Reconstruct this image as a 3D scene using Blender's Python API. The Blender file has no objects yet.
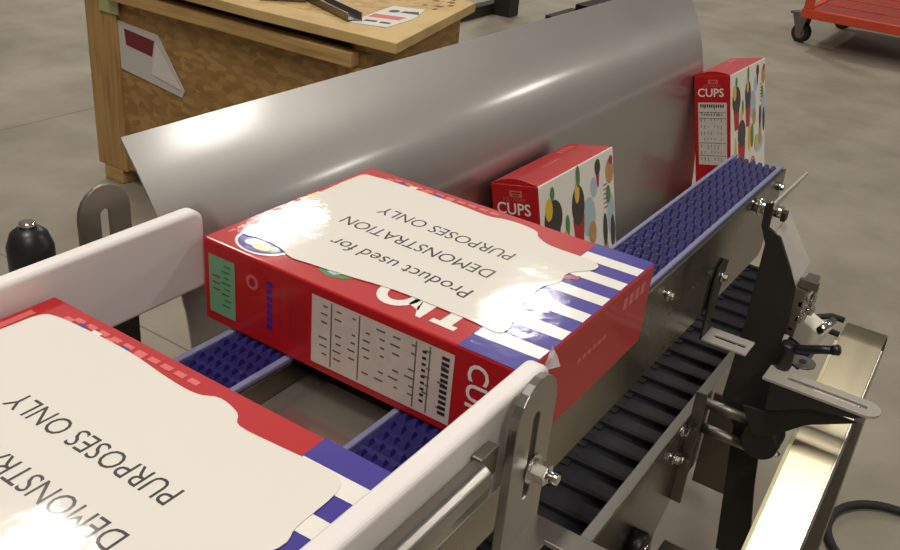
import bpy, bmesh, math, random
from mathutils import Vector, Matrix
random.seed(7)
C = bpy.context.scene.collection
PI = math.pi

# ------------------------------------------------------------------ camera
cam_d = bpy.data.cameras.new('camera'); cam = bpy.data.objects.new('camera', cam_d); C.objects.link(cam)
_R = [[0.5561723056868147, -0.8266710107672471, 0.08536630683957569],
      [-0.34184154809968637, -0.32118640791622854, -0.8831668287253372],
      [0.757506912429966, 0.46201118095238514, -0.4612254831356233]]
_m = Matrix(((_R[0][0], -_R[1][0], -_R[2][0], -0.46653187), (_R[0][1], -_R[1][1], -_R[2][1], -0.21968994),
             (_R[0][2], -_R[1][2], -_R[2][2], 0.33412742), (0, 0, 0, 1)))
cam.matrix_world = _m
cam_d.sensor_width = 36; cam_d.lens = 931.866 / 900 * 36
cam_d.clip_start = .01; cam_d.clip_end = 60
bpy.context.scene.camera = cam

# ------------------------------------------------------------------ world and lamps
w = bpy.data.worlds.new('hall'); bpy.context.scene.world = w; w.use_nodes = True
nt = w.node_tree; bg = nt.nodes['Background']
tc = nt.nodes.new('ShaderNodeTexCoord'); sx = nt.nodes.new('ShaderNodeSeparateXYZ'); rp = nt.nodes.new('ShaderNodeValToRGB')
nt.links.new(tc.outputs['Generated'], sx.inputs[0])
mr = nt.nodes.new('ShaderNodeMapRange'); mr.inputs[1].default_value = -1; mr.inputs[2].default_value = 1
nt.links.new(sx.outputs['Z'], mr.inputs[0]); nt.links.new(mr.outputs[0], rp.inputs[0]); nt.links.new(rp.outputs[0], bg.inputs[0])
rp.color_ramp.elements[0].position = .45; rp.color_ramp.elements[0].color = (.24, .215, .19, 1)
rp.color_ramp.elements[1].position = .80; rp.color_ramp.elements[1].color = (.40, .37, .33, 1)
bg.inputs[1].default_value = .85

def area(name, loc, target, sx_, sy_, power, col=(1, .945, .87)):
    l = bpy.data.lights.new(name, 'AREA'); l.shape = 'RECTANGLE'; l.size = sx_; l.size_y = sy_; l.energy = power; l.color = col
    o = bpy.data.objects.new(name, l); C.objects.link(o); o.location = loc
    d = Vector(target) - Vector(loc); o.rotation_euler = d.to_track_quat('-Z', 'Y').to_euler()
    return o
# rows of ceiling lamps of the hall, then one added fill lamp
area('high_bay_or_fill_lamp', (8.0, 7.6, 5.0), (8.0, 7.6, 0), 1.1, .6, 300)
area('high_bay_or_fill_lamp', (8.25, 4.05, 5.0), (8.25, 4.05, 0), 1.1, .6, 300)
area('high_bay_or_fill_lamp', (5.95, -4.32, 5.0), (5.95, -4.32, 0), 1.1, .4, 210)
area('high_bay_or_fill_lamp', (18.4, -16.2, 5.0), (0, 0, 0), 1.3, .6, 230)
area('high_bay_or_fill_lamp', (23.4, -12.6, 5.0), (0, 0, 0), 1.3, .6, 230)
area('high_bay_or_fill_lamp', (2.35, 4.95, 5.0), (2.35, 4.95, 0), .8, .5, 190)
area('high_bay_or_fill_lamp', (-1.0, .3, 5.0), (-1.0, .3, 0), 1.2, .6, 240)
area('high_bay_or_fill_lamp', (-3.2, -3.2, 5.0), (-3.2, -3.2, 0), 1.4, .8, 260)  # added fill behind the camera, brightens the near carton and guide faces
vs = bpy.context.scene.view_settings
vs.view_transform = 'Standard'; vs.look = 'None'; vs.gamma = 1; vs.use_curve_mapping = False; vs.exposure = -0.75

# ------------------------------------------------------------------ materials
def S(c):
    return tuple(((v / 255) / 12.92 if v / 255 <= .04045 else ((v / 255 + .055) / 1.055) ** 2.4) for v in c) + (1,)
MT = {}
def mat(name, rgb, rough=.5, metal=0, coat=0, coat_rough=.08, bump=0, bscale=60, vary=0, vscale=8, stretch=None, rvar=0, trans=0, spec=.5):
    m = bpy.data.materials.new(name); m.use_nodes = True; n = m.node_tree; b = n.nodes['Principled BSDF']
    b.inputs['Base Color'].default_value = S(rgb); b.inputs['Roughness'].default_value = rough; b.inputs['Metallic'].default_value = metal
    b.inputs['Coat Weight'].default_value = coat; b.inputs['Coat Roughness'].default_value = coat_rough
    b.inputs['Specular IOR Level'].default_value = spec
    if trans: b.inputs['Alpha'].default_value = 1 - trans
    if bump or vary or rvar:
        t = n.nodes.new('ShaderNodeTexCoord'); mp = n.nodes.new('ShaderNodeMapping'); n.links.new(t.outputs['Object'], mp.inputs[0])
        if stretch: mp.inputs['Scale'].default_value = stretch
    if vary or rvar:
        nz = n.nodes.new('ShaderNodeTexNoise'); nz.inputs['Scale'].default_value = vscale; nz.inputs['Detail'].default_value = 6
        n.links.new(mp.outputs[0], nz.inputs[0])
    if vary:
        mx = n.nodes.new('ShaderNodeMix'); mx.data_type = 'RGBA'; c = S(rgb)
        mx.inputs[6].default_value = tuple(v * (1 - vary) for v in c[:3]) + (1,); mx.inputs[7].default_value = tuple(min(1, v * (1 + vary)) for v in c[:3]) + (1,)
        cr = n.nodes.new('ShaderNodeMapRange'); cr.inputs[1].default_value = .3; cr.inputs[2].default_value = .7
        n.links.new(nz.outputs[0], cr.inputs[0]); n.links.new(cr.outputs[0], mx.inputs[0]); n.links.new(mx.outputs[2], b.inputs['Base Color'])
    if rvar:
        r2 = n.nodes.new('ShaderNodeMapRange'); r2.inputs[1].default_value = .3; r2.inputs[2].default_value = .7
        r2.inputs[3].default_value = max(.02, rough - rvar); r2.inputs[4].default_value = rough + rvar
        n.links.new(nz.outputs[0], r2.inputs[0]); n.links.new(r2.outputs[0], b.inputs['Roughness'])
    if bump:
        nb = n.nodes.new('ShaderNodeTexNoise'); nb.inputs['Scale'].default_value = bscale; nb.inputs['Detail'].default_value = 4
        n.links.new(mp.outputs[0], nb.inputs[0]); bp = n.nodes.new('ShaderNodeBump'); bp.inputs['Strength'].default_value = bump; bp.inputs['Distance'].default_value = .01
        n.links.new(nb.outputs[0], bp.inputs['Height']); n.links.new(bp.outputs[0], b.inputs['Normal'])
        if coat: n.links.new(bp.outputs[0], b.inputs['Coat Normal'])
    MT[name] = m; return m
red = mat('carton_red', (178, 24, 28), .45, coat=.22, coat_rough=.07, bump=.02, bscale=28, spec=.3)
red_d = mat('print_dark_red', (150, 22, 30), .5, coat=.4, coat_rough=.15)
white_p = mat('print_white', (232, 228, 218), .5, coat=.5, coat_rough=.12, bump=.04, bscale=30)
grey_p = mat('nutrition_print_ground', (205, 196, 184), .5, coat=.4, coat_rough=.15, vary=.06, vscale=60)
notice_m = mat('notice_paper', (226, 220, 210), .6, coat=.5, coat_rough=.05, bump=.03, bscale=22, spec=.3)
ink = mat('ink', (38, 34, 34), .5, coat=.4); ink_g = mat('grey_ink', (112, 104, 98), .6); pink_p = mat('faded_print', (214, 96, 94), .5, coat=.3)
blue_p = mat('print_blue', (50, 32, 138), .45, coat=.2, coat_rough=.08, bump=.04, bscale=30)
lblue_p = mat('print_light_blue', (168, 190, 200), .5, coat=.4); yel_p = mat('print_yellow', (225, 180, 40), .5, coat=.4)
grn_p = mat('print_green', (70, 125, 55), .5, coat=.4); choc_p = mat('print_chocolate', (36, 22, 19), .5, coat=.4)
cone_p = mat('print_wafer', (190, 140, 85), .5, coat=.4, vary=.15, vscale=90); stick_g = mat('sticker_green', (112, 165, 128), .6, coat=.3)
belt_blue = mat('belt_blue', (33, 27, 88), .48, vary=.2, vscale=30, spec=.35); wear_m = mat('wear_strip_lavender', (118, 118, 152), .45)
belt_dark = mat('belt_dark', (23, 24, 30), .6, vary=.15, vscale=20); rib_dark = mat('belt_rib_dark', (15, 15, 20), .7)
ss = mat('brushed_stainless', (156, 152, 145), .3, 1)
ss_sheet = mat('stainless_sheet', (172, 168, 164), .42, 1, coat=.55, coat_rough=.13, rvar=.04, vscale=4)
ss_plate = mat('stainless_plate', (128, 122, 113), .24, 1, rvar=.06, vscale=9, vary=.1)
ss_dull = mat('dull_steel', (140, 134, 124), .45, 1, vscale=25, vary=.1)
chrome = mat('polished_bolt_steel', (200, 196, 188), .16, 1)
satin = mat('bead_blasted_steel', (182, 176, 166), .55, .35, vary=.05, vscale=20)
tray_m = mat('satin_tray_steel', (186, 178, 168), .24, .85, vary=.1, vscale=9)
guard_m = mat('guard_stainless', (166, 157, 134), .33, 1, rvar=.02, vscale=7, stretch=(.3, 5, .3))
blk_st = mat('dark_steel', (58, 54, 50), .5, .55, vary=.12, vscale=14); blk = mat('black_plastic', (22, 22, 23), .38); rub = mat('black_rubber', (26, 25, 24), .7)
uhmw = mat('white_guide_plastic', (232, 225, 221), .42, vary=.03, vscale=10); wht = mat('sensor_white', (222, 216, 200), .45); blu = mat('connector_blue', (36, 52, 120), .4)
orange = mat('cart_orange', (206, 72, 42), .5, vary=.08, vscale=6); orange_d = mat('cart_deck_red', (150, 52, 38), .6, vary=.15, vscale=9)
maroon = mat('slip_maroon', (112, 28, 40), .5); cream = mat('guard_lining_cream', (214, 204, 160), .5)

def wood(name, rgb, dark, ring=7, stretch=(1, .12, 1)):
    m = bpy.data.materials.new(name); m.use_nodes = True; n = m.node_tree; b = n.nodes['Principled BSDF']; b.inputs['Roughness'].default_value = .65
    t = n.nodes.new('ShaderNodeTexCoord'); mp = n.nodes.new('ShaderNodeMapping'); mp.inputs['Scale'].default_value = stretch
    nz = n.nodes.new('ShaderNodeTexNoise'); nz.inputs['Scale'].default_value = ring * 3; nz.inputs['Detail'].default_value = 8
    cr = n.nodes.new('ShaderNodeValToRGB'); cr.color_ramp.elements[0].color = S(dark); cr.color_ramp.elements[1].color = S(rgb)
    cr.color_ramp.elements[0].position = .3; cr.color_ramp.elements[1].position = .55
    n.links.new(t.outputs['Object'], mp.inputs[0]); n.links.new(mp.outputs[0], nz.inputs[0]); n.links.new(nz.outputs[0], cr.inputs[0]); n.links.new(cr.outputs[0], b.inputs['Base Color'])
    return m
pine = wood('pine_board', (186, 152, 96), (158, 122, 70), 5, (1.2, .3, 4))
pine_v = wood('pine_post', (176, 140, 86), (146, 110, 62), 5, (4, 4, .35))
ply = wood('plywood_lid', (206, 176, 116), (184, 150, 92), 3, (1, .5, 1))
def osb_mat():
    m = bpy.data.materials.new('osb'); m.use_nodes = True; n = m.node_tree; b = n.nodes['Principled BSDF']; b.inputs['Roughness'].default_value = .7
    t = n.nodes.new('ShaderNodeTexCoord'); mp = n.nodes.new('ShaderNodeMapping'); mp.inputs['Scale'].default_value = (26, 26, 60)
    nz = n.nodes.new('ShaderNodeTexNoise'); nz.inputs['Scale'].default_value = 1.2; nz.inputs['Detail'].default_value = 3
    ad = n.nodes.new('ShaderNodeMix'); ad.data_type = 'RGBA'; ad.inputs[0].default_value = .35
    vo = n.nodes.new('ShaderNodeTexVoronoi'); vo.inputs['Scale'].default_value = 1.6
    cr = n.nodes.new('ShaderNodeValToRGB'); e = cr.color_ramp.elements
    e[0].position = .0; e[0].color = S((140, 106, 58)); e[1].position = 1; e[1].color = S((172, 136, 80)); x = e.new(.5); x.color = S((156, 120, 68))
    sp = n.nodes.new('ShaderNodeSeparateColor')
    n.links.new(t.outputs['Object'], mp.inputs[0]); n.links.new(mp.outputs[0], nz.inputs[0]); n.links.new(mp.outputs[0], ad.inputs[6]); n.links.new(nz.outputs['Color'], ad.inputs[7])
    n.links.new(ad.outputs[2], vo.inputs['Vector']); n.links.new(vo.outputs['Color'], sp.inputs[0]); n.links.new(sp.outputs[0], cr.inputs[0]); n.links.new(cr.outputs[0], b.inputs['Base Color'])
    return m
osb = osb_mat()
def floor_mat():
    m = bpy.data.materials.new('polished_concrete'); m.use_nodes = True; n = m.node_tree; b = n.nodes['Principled BSDF']
    t = n.nodes.new('ShaderNodeTexCoord'); nz = n.nodes.new('ShaderNodeTexNoise'); nz.inputs['Scale'].default_value = 2.2; nz.inputs['Detail'].default_value = 9; nz.inputs['Roughness'].default_value = .62
    n.links.new(t.outputs['Object'], nz.inputs[0]); cr = n.nodes.new('ShaderNodeValToRGB'); cr.color_ramp.elements[0].position = .34; cr.color_ramp.elements[1].position = .68
    cr.color_ramp.elements[0].color = S((134, 126, 112)); cr.color_ramp.elements[1].color = S((160, 152, 136)); n.links.new(nz.outputs[0], cr.inputs[0])
    sp = n.nodes.new('ShaderNodeSeparateXYZ'); n.links.new(t.outputs['Object'], sp.inputs[0]); last = cr.outputs[0]
    for ax, at, wd in (('Y', 2.98, .004), ('X', .856, .003)):
        s = n.nodes.new('ShaderNodeMath'); s.operation = 'SUBTRACT'; s.inputs[1].default_value = at; n.links.new(sp.outputs[ax], s.inputs[0])
        a = n.nodes.new('ShaderNodeMath'); a.operation = 'ABSOLUTE'; n.links.new(s.outputs[0], a.inputs[0])
        l = n.nodes.new('ShaderNodeMath'); l.operation = 'LESS_THAN'; l.inputs[1].default_value = wd; n.links.new(a.outputs[0], l.inputs[0])
        k = n.nodes.new('ShaderNodeMath'); k.operation = 'MULTIPLY'; k.inputs[1].default_value = .6; n.links.new(l.outputs[0], k.inputs[0])
        mx = n.nodes.new('ShaderNodeMix'); mx.data_type = 'RGBA'; mx.inputs[7].default_value = S((78, 70, 58)); n.links.new(k.outputs[0], mx.inputs[0]); n.links.new(last, mx.inputs[6]); last = mx.outputs[2]
    n.links.new(last, b.inputs['Base Color'])
    n2 = n.nodes.new('ShaderNodeTexNoise'); n2.inputs['Scale'].default_value = 3; n2.inputs['Detail'].default_value = 5; n.links.new(t.outputs['Object'], n2.inputs[0])
    r = n.nodes.new('ShaderNodeMapRange'); r.inputs[1].default_value = .3; r.inputs[2].default_value = .7; r.inputs[3].default_value = .38; r.inputs[4].default_value = .6
    n.links.new(n2.outputs[0], r.inputs[0]); n.links.new(r.outputs[0], b.inputs['Roughness'])
    return m
floor_m = floor_mat()

# ------------------------------------------------------------------ mesh helpers
class MB:
    def __init__(s): s.v = []; s.f = []; s.m = []; s.mi = 0; s.sm = []
    def add(s, vs, fs, M=None, smooth=False):
        o = len(s.v); s.v += [tuple((M @ Vector(p)) if M else p) for p in vs]
        for f in fs: s.f.append([i + o for i in f]); s.m.append(s.mi); s.sm.append(smooth)
        return s
    def box(s, a, b, M=None):
        x0, y0, z0 = a; x1, y1, z1 = b
        return s.add([(x0, y0, z0), (x1, y0, z0), (x1, y1, z0), (x0, y1, z0), (x0, y0, z1), (x1, y0, z1), (x1, y1, z1), (x0, y1, z1)],
                     [(0, 3, 2, 1), (4, 5, 6, 7), (0, 1, 5, 4), (1, 2, 6, 5), (2, 3, 7, 6), (3, 0, 4, 7)], M)
    def prism(s, pts, d, h0, h1, M=None, holes=False):
        # pts 2-D polygon; d axis of extrusion ('x': pts=(y,z); 'y': pts=(x,z); 'z': pts=(x,y))
        def P(p, h): return {'x': (h, p[0], p[1]), 'y': (p[0], h, p[1]), 'z': (p[0], p[1], h)}[d]
        n = len(pts); return s.add([P(p, h0) for p in pts] + [P(p, h1) for p in pts],
            [tuple(range(n)), tuple(range(2 * n - 1, n - 1, -1))] + [(i, i + n, (i + 1) % n + n, (i + 1) % n) for i in range(n)], M)
    def ring(s, outer, inner, d, h0, h1, M=None):
        # plate with one hole; both loops have the same number of points
        def P(p, h): return {'x': (h, p[0], p[1]), 'y': (p[0], h, p[1]), 'z': (p[0], p[1], h)}[d]
        n = len(outer); v = [P(p, h) for h in (h0, h1) for L in (outer, inner) for p in L]; f = []
        for i in range(n):
            j = (i + 1) % n
            f += [(i, j, n + j, n + i), (2 * n + i, 3 * n + i, 3 * n + j, 2 * n + j), (i, 2 * n + i, 2 * n + j, j), (n + i, n + j, 3 * n + j, 3 * n + i)]
        return s.add(v, f, M)
    def cyl(s, a, b, r, n=20, r2=None):
        a = Vector(a); b = Vector(b); r2 = r if r2 is None else r2; z = (b - a).normalized(); x = z.orthogonal().normalized(); y = z.cross(x); v = []
        for c, q in ((a, r), (b, r2)):
            for i in range(n): t = 2 * PI * i / n; v.append(tuple(c + x * q * math.cos(t) + y * q * math.sin(t)))
        o = len(s.v); s.add(v, [(i, (i + 1) % n, (i + 1) % n + n, i + n) for i in range(n)], smooth=n > 8)
        s.f += [[o + i for i in range(n)][::-1], [o + n + i for i in range(n)]]; s.m += [s.mi] * 2; s.sm += [False] * 2
        return s
    def lathe(s, o0, axis, prof, n=24):
        z = Vector(axis).normalized(); x = z.orthogonal().normalized(); y = z.cross(x); o0 = Vector(o0); v = []; f = []
        for h, r in prof:
            for i in range(n): t = 2 * PI * i / n; v.append(tuple(o0 + z * h + x * r * math.cos(t) + y * r * math.sin(t)))
        for k in range(len(prof) - 1):
            for i in range(n): f.append((k * n + i, k * n + (i + 1) % n, (k + 1) * n + (i + 1) % n, (k + 1) * n + i))
        o = len(s.v); s.add(v, f, smooth=True); L = (len(prof) - 1) * n
        s.f += [[o + i for i in range(n)][::-1], [o + L + i for i in range(n)]]; s.m += [s.mi] * 2; s.sm += [False] * 2
        return s
    def tube(s, pts, r, n=10):
        pts = [Vector(p) for p in pts]; v = []; f = []; x = None
        for i, p in enumerate(pts):
            t = (pts[min(i + 1, len(pts) - 1)] - pts[max(i - 1, 0)]).normalized()
            x = (t.orthogonal() if x is None else x - t * x.dot(t)).normalized(); y = t.cross(x)
            for k in range(n): a = 2 * PI * k / n; v.append(tuple(p + x * r * math.cos(a) + y * r * math.sin(a)))
        for i in range(len(pts) - 1):
            for k in range(n): f.append((i * n + k, i * n + (k + 1) % n, (i + 1) * n + (k + 1) % n, (i + 1) * n + k))
        f += [tuple(range(n))[::-1], tuple((len(pts) - 1) * n + k for k in range(n))]
        return s.add(v, f, smooth=True)
    def disc(s, cx, cy, rx, ry, h, M=None, n=24, a0=0, a1=2 * PI):
        full = abs(a1 - a0 - 2 * PI) < 1e-6
        return s.add([(cx + rx * math.cos(a0 + (a1 - a0) * i / (n if full else n - 1)), cy + ry * math.sin(a0 + (a1 - a0) * i / (n if full else n - 1)), h) for i in range(n)], [tuple(range(n))], M)
    def quad(s, pts, M=None): return s.add(pts, [tuple(range(len(pts)))], M)
    def build(s, name, ms, parent=None, bevel=0, seg=2, fix=True):
        me = bpy.data.meshes.new(name); me.from_pydata(s.v, [], s.f)
        for q in (ms if isinstance(ms, (list, tuple)) else [ms]): me.materials.append(q)
        me.polygons.foreach_set('material_index', s.m); me.polygons.foreach_set('use_smooth', s.sm)
        if fix:
            b = bmesh.new(); b.from_mesh(me); bmesh.ops.recalc_face_normals(b, faces=b.faces); b.to_mesh(me); b.free()
        o = bpy.data.objects.new(name, me); C.objects.link(o)
        if parent: o.parent = parent; o.matrix_parent_inverse = Matrix.Identity(4); o.location = -Vector(parent.get('base', (0, 0, 0)))
        if bevel:
            md = o.modifiers.new('bevel', 'BEVEL'); md.width = bevel; md.segments = seg; md.limit_method = 'ANGLE'; md.angle_limit = math.radians(40)
        return o
def tag(o, label, cat, group=None):
    o['label'] = label; o['category'] = cat
    if group: o['group'] = group
    return o
def thing(name, base, label, cat, group=None):
    # an Empty standing at the thing's base; its parts are written in world coordinates
    o = bpy.data.objects.new(name, None); o.empty_display_size = .05; C.objects.link(o); o.location = base; o['base'] = base
    return tag(o, label, cat, group)
def sub(mb, name, ms, parent, **k):   # sub-part of a part
    o = mb.build(name, ms, None, **k); o.parent = parent; return o
def text_mesh(body, size, name, m, parent, M, thick=.00008, bold=0, sx=1, align='LEFT', spacing=1):
    cu = bpy.data.curves.new(name, 'FONT'); cu.body = body; cu.size = size; cu.offset = bold; cu.align_x = align; cu.space_character = spacing; cu.resolution_u = 3
    t = bpy.data.objects.new('t', cu); C.objects.link(t); dg = bpy.context.evaluated_depsgraph_get(); dg.update()
    me = bpy.data.meshes.new_from_object(t.evaluated_get(dg)); bpy.data.objects.remove(t); bpy.data.curves.remove(cu)
    me.transform(M @ Matrix.Diagonal((sx, 1, 1, 1))); me.materials.clear(); me.materials.append(m); me.name = name
    o = bpy.data.objects.new(name, me); C.objects.link(o)
    if parent: o.parent = parent
    return o
def basis(o, x, y):   # matrix whose local X,Y run along x,y and origin at o
    x = Vector(x).normalized(); y = Vector(y).normalized(); z = x.cross(y); m = Matrix.Identity(4)
    for i in range(3): m[i][0] = x[i]; m[i][1] = y[i]; m[i][2] = z[i]; m[i][3] = o[i]
    return m
def arc(cx, cy, r, a0, a1, n): return [(cx + r * math.cos(a0 + (a1 - a0) * i / n), cy + r * math.sin(a0 + (a1 - a0) * i / n)) for i in range(n + 1)]
def stadium(x0, y0, x1, y1, r, n=8):   # slot outline round the segment
    a = math.atan2(y1 - y0, x1 - x0); return arc(x1, y1, r, a - PI / 2, a + PI / 2, n) + arc(x0, y0, r, a + PI / 2, a + 3 * PI / 2, n)
def resample_match(slot, outer_fn): return [outer_fn(p) for p in slot]
def hexbolt(name, a, d, r, parent, h=.006, m=None):
    a = Vector(a); d = Vector(d).normalized(); mb = MB(); mb.cyl(a, a + d * .0012, r * 1.5, 20); mb.cyl(a + d * .0012, a + d * (h + .0012), r * 1.1, 6); mb.cyl(a + d * (h + .0012), a + d * (h * 1.7 + .0012), r * .55, 14)
    return mb.build(name, m or chrome, parent, bevel=.0004)

ZF = -.95
W, T, L = .2184, .0754, .30
# ------------------------------------------------------------------ floor
fl = MB().box((-6, -12, ZF - .1), (26, 16, ZF)).build('floor', floor_m); fl['kind'] = 'structure'

# ------------------------------------------------------------------ upper twin belt conveyor
cv = thing('twin_belt_conveyor', (-.2, .15, ZF), 'stainless conveyor with two narrow blue knobbed plastic belts carrying the lying red cartons', 'conveyor')
def belt(y0, y1, x0, x1, zt):
    b = MB(); base = zt - .004; R = .022
    prof = [(x0, base), (x1, base)] + [(x1 + R * math.sin(a), base - R + R * math.cos(a)) for a in [PI * i / 10 for i in range(1, 11)]] + [(x0, base - 2 * R)]
    b.prism(prof, 'y', y0, y1)
    px, n = .0128, 6; py = (y1 - y0) / n; i = 0; x = x0 + .006
    while x < x1 + .004:
        for k in range(n):
            yc = y0 + py * (k + .5) + (.0016 if i % 2 else -.0016); hw, hl = py * .34, px * .33
            b.add([(x - hl, yc - hw, base), (x + hl, yc - hw, base), (x + hl, yc + hw, base), (x - hl, yc + hw, base),
                   (x - hl * .2, yc - hw * .6, zt), (x + hl * .55, yc - hw * .6, zt), (x + hl * .55, yc + hw * .6, zt), (x - hl * .2, yc + hw * .6, zt)],
                  [(4, 5, 6, 7), (0, 1, 5, 4), (1, 2, 6, 5), (2, 3, 7, 6), (3, 0, 4, 7)])
        x += px; i += 1
    return b.build('belt', belt_blue, cv)
belt(.0415, .0975, -.75, .764, -T); belt(.2135, .2665, -.75, .10, -T)
for y0, y1, x1 in ((.0350, .0405, .783), (.0985, .1035, .783), (.2065, .2125, .12), (.2675, .2735, .12)):
    MB().box((-.75, y0, -.098), (x1, y1, -.0765)).build('wear_strip', wear_m, cv, bevel=.0012)
# outer side plate of the right strip with its sloped end, inner one, and those of the left strip
MB().prism([(-.75, -.080), (.784, -.080), (.786, -.098), (.757, -.192), (.748, -.197), (-.75, -.180)], 'y', .031, .0348).build('side_plate', ss_plate, cv, bevel=.0006)
MB().prism([(-.75, -.082), (.784, -.082), (.757, -.192), (.748, -.197), (-.75, -.180)], 'y', .1037, .107).build('side_plate', ss_plate, cv, bevel=.0006)
MB().box((-.75, .203, -.180), (.12, .2063, -.08)).build('side_plate', ss_plate, cv); MB().box((-.75, .2737, -.180), (.12, .277, -.08)).build('side_plate', ss_plate, cv)
MB().box((-.70, .1072, -.103), (.022, .2028, -.100)).build('cross_tray', tray_m, cv)
MB().box((.0225, .1072, -.180), (.045, .2028, -.100)).build('cross_member', blk_st, cv)
for x in (-.66, -.28): MB().box((x, .1072, -.2), (x + .03, .2028, -.1125)).build('cross_member', blk_st, cv)
for x, y in ((-.70, .008), (-.70, .278), (-.06, .008), (-.06, .278)): MB().box((x, y, ZF), (x + .022, y + .022, -.14)).build('leg', ss_dull, cv)
for x, z in ((.783 - .02, -.099), (.372, -.104)):
    q = MB(); q.cyl((x, .0309, z), (x, .0275, z), .0058, 18); q.cyl((x, .0275, z), (x, .0235, z), .0045, 6); q.build('screw', chrome, cv, bevel=.0004)

# ------------------------------------------------------------------ white guide rails with slotted brackets
def slot_plate(mb, x0, x1, zt, zb, y0, y1, sz0, sz1, sr):
    # arched plate with a vertical slot, width x0..x1, top of the arch at zt
    r = (x1 - x0) / 2; cx = (x0 + x1) / 2; n = 10
    top = arc(cx, zt - r, r, 0, PI, n); bot = [(x0, zb), (x0 + (x1 - x0) * .33, zb), (x0 + (x1 - x0) * .66, zb), (x1, zb)]
    so = arc(cx, sz1, sr, 0, PI, n); sb = arc(cx, sz0, sr, PI, 2 * PI, 3)
    mb.ring(top + bot, so + sb, 'y', y0, y1)
def rounded_bar(x0, x1, y0, y1, z0, z1, rc):
    # plastic guide: round top edge, rounded corners at the downstream end
    pts = [(x0, z0), (x1 - .004, z0)] + arc(x1 - .004, z0 + .004, .004, -PI / 2, 0, 4)[1:] + arc(x1 - rc, z1 - rc, rc, 0, PI / 2, 8) + [(x0, z1)]
    return MB().prism(pts, 'y', y0, y1)
gl = thing('guide_rail', (-.40, .311, ZF), 'white plastic guide rail beyond the cartons, at the far left', 'guide rail', 'white guide rails of the conveyor')
rounded_bar(-.85, .007, .3045, .3185, -.050, .021, .012).build('plastic_strip', uhmw, gl, bevel=.0045, seg=4)
b = MB(); slot_plate(b, -.078, -.031, .046, -.150, .346, .3495, -.05, .022, .0045); b.box((-.078, .280, -.150), (-.031, .3495, -.1465)); b.build('slotted_bracket', ss_dull, gl, bevel=.0006)
b = MB(); b.cyl((-.0545, .319, -.02), (-.0545, .362, -.02), .0045, 14); b.cyl((-.0545, .350, -.02), (-.0545, .356, -.02), .009, 6); b.build('bolt', chrome, gl)
b = MB(); b.cyl((-.132, .2775, -.107), (-.058, .2775 + .05, -.107), .024, 28); b.build('end_cap', ss_dull, gl, bevel=.004)
gr = thing('guide_rail', (-.40, -.012, ZF), 'white plastic guide rail in the foreground, held by the slotted steel bracket', 'guide rail', 'white guide rails of the conveyor')
rounded_bar(-.85, -.004, -.0195, -.0045, -.050, .021, .012).build('plastic_strip', uhmw, gr, bevel=.0045, seg=4)
b = MB(); b.prism([(-.0200, -.001), (-.0225, .003), (-.030, .0035), (-.0345, .000), (-.036, -.008), (-.0345, -.018), (-.028, -.022), (-.020, -.022)], 'x', -.85, -.098); b.build('backing_rail', ss, gr, bevel=.0012)
MB().box((-.098, -.0275, -.016), (-.079, -.020, .004)).build('rail_end_block', ss_dull, gr, bevel=.001)
b = MB(); slot_plate(b, -.076, -.028, .039, -.082, -.036, -.0300, -.045, .012, .0042)
b.ring([(-.076, -.034), (-.028, -.034), (-.028, -.080), (-.028, -.125), (-.076, -.125), (-.076, -.080)], [(-.057, -.052), (-.047, -.052), (-.047, -.080), (-.047, -.112), (-.057, -.112), (-.057, -.080)], 'z', -.082, -.0785)
b.build('slotted_bracket', ss, gr, bevel=.0006)
b = MB(); b.cyl((-.048, -.0195, -.028), (-.048, -.030, -.028), .0065, 16); b.build('spacer', ss_dull, gr)
hexbolt('bolt', (-.048, -.0362, -.028), (0, -1, 0), .0066, gr, h=.010)
# black ribbed knob of the far guide
kn = MB(); kn.lathe((-.116, .352, -.14), (0, 0, 1), [(0, .009), (.115, .009), (.120, .014), (.13, .0165), (.155, .0165), (.165, .013), (.170, .007)], 28)
kn = kn.build('clamp_knob', blk); tag(kn, 'black plastic clamp knob standing behind the far white guide rail', 'knob')
tip = MB(); tip.lathe((-.116, .352, .0302), (0, 0, 1), [(0, .006), (.003, .006), (.004, .004)], 18); tp = sub(tip, 'screw_tip', chrome, kn)
kb = MB(); kb.box((-.135, .27, -.150), (-.095, .37, -.1405)); sub(kb, 'mounting_foot', ss_dull, kn)

# ------------------------------------------------------------------ lower conveyor
lc = thing('lower_conveyor', (.95, .22, ZF), 'low wide conveyor with dark ribbed belt running beneath the blue belt strip', 'conveyor')
ZB = -.436
b = MB(); b.box((.02, .046, ZB - .012), (1.25, .152, ZB - .003)); b.build('ribbed_belt', belt_dark, lc)
b = MB(); x = .069
while x < 1.24: b.box((x, .048, ZB - .003), (x + .009, .149, ZB + .0045)); b.box((x - .012, .137, ZB - .003), (x + .02, .151, ZB)); x += .0503
b.build('belt_ribs', rib_dark, lc, bevel=.001)
MB().box((.02, .1535, ZB - .012), (1.25, .205, ZB - .002)).build('slide_plate', blk_st, lc)
MB().box((.02, .2065, ZB - .012), (1.60, .335, ZB + .005)).build('belt', belt_dark, lc)
MB().box((.80, .2065, -.56), (1.60, .2095, -.449)).build('side_plate', ss_plate, lc)
MB().prism([(.02, -.655), (.42, -.655), (.62, -.53), (1.13, -.53), (1.13, -.385), (.02, -.385)], 'y', .032, .036).build('side_plate', ss_plate, lc, bevel=.0006)
MB().box((.02, .030, -.389), (1.13, .0445, -.381)).build('top_rail', ss, lc, bevel=.0015)
MB().box((.02, .337, -.56), (1.60, .341, -.44)).build('side_plate', ss_plate, lc)
for x, ys in ((.25, (.05, .30)), (.60, (.05,)), (1.5, (.215, .30))):
    for y in ys: MB().box((x, y, ZF), (x + .035, y + .035, ZB - .012)).build('leg', ss_dull, lc)
MB().box((.60, .016, -.53), (.603, .0318, -.345)).build('flange', ss_dull, lc, bevel=.0005)
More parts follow.
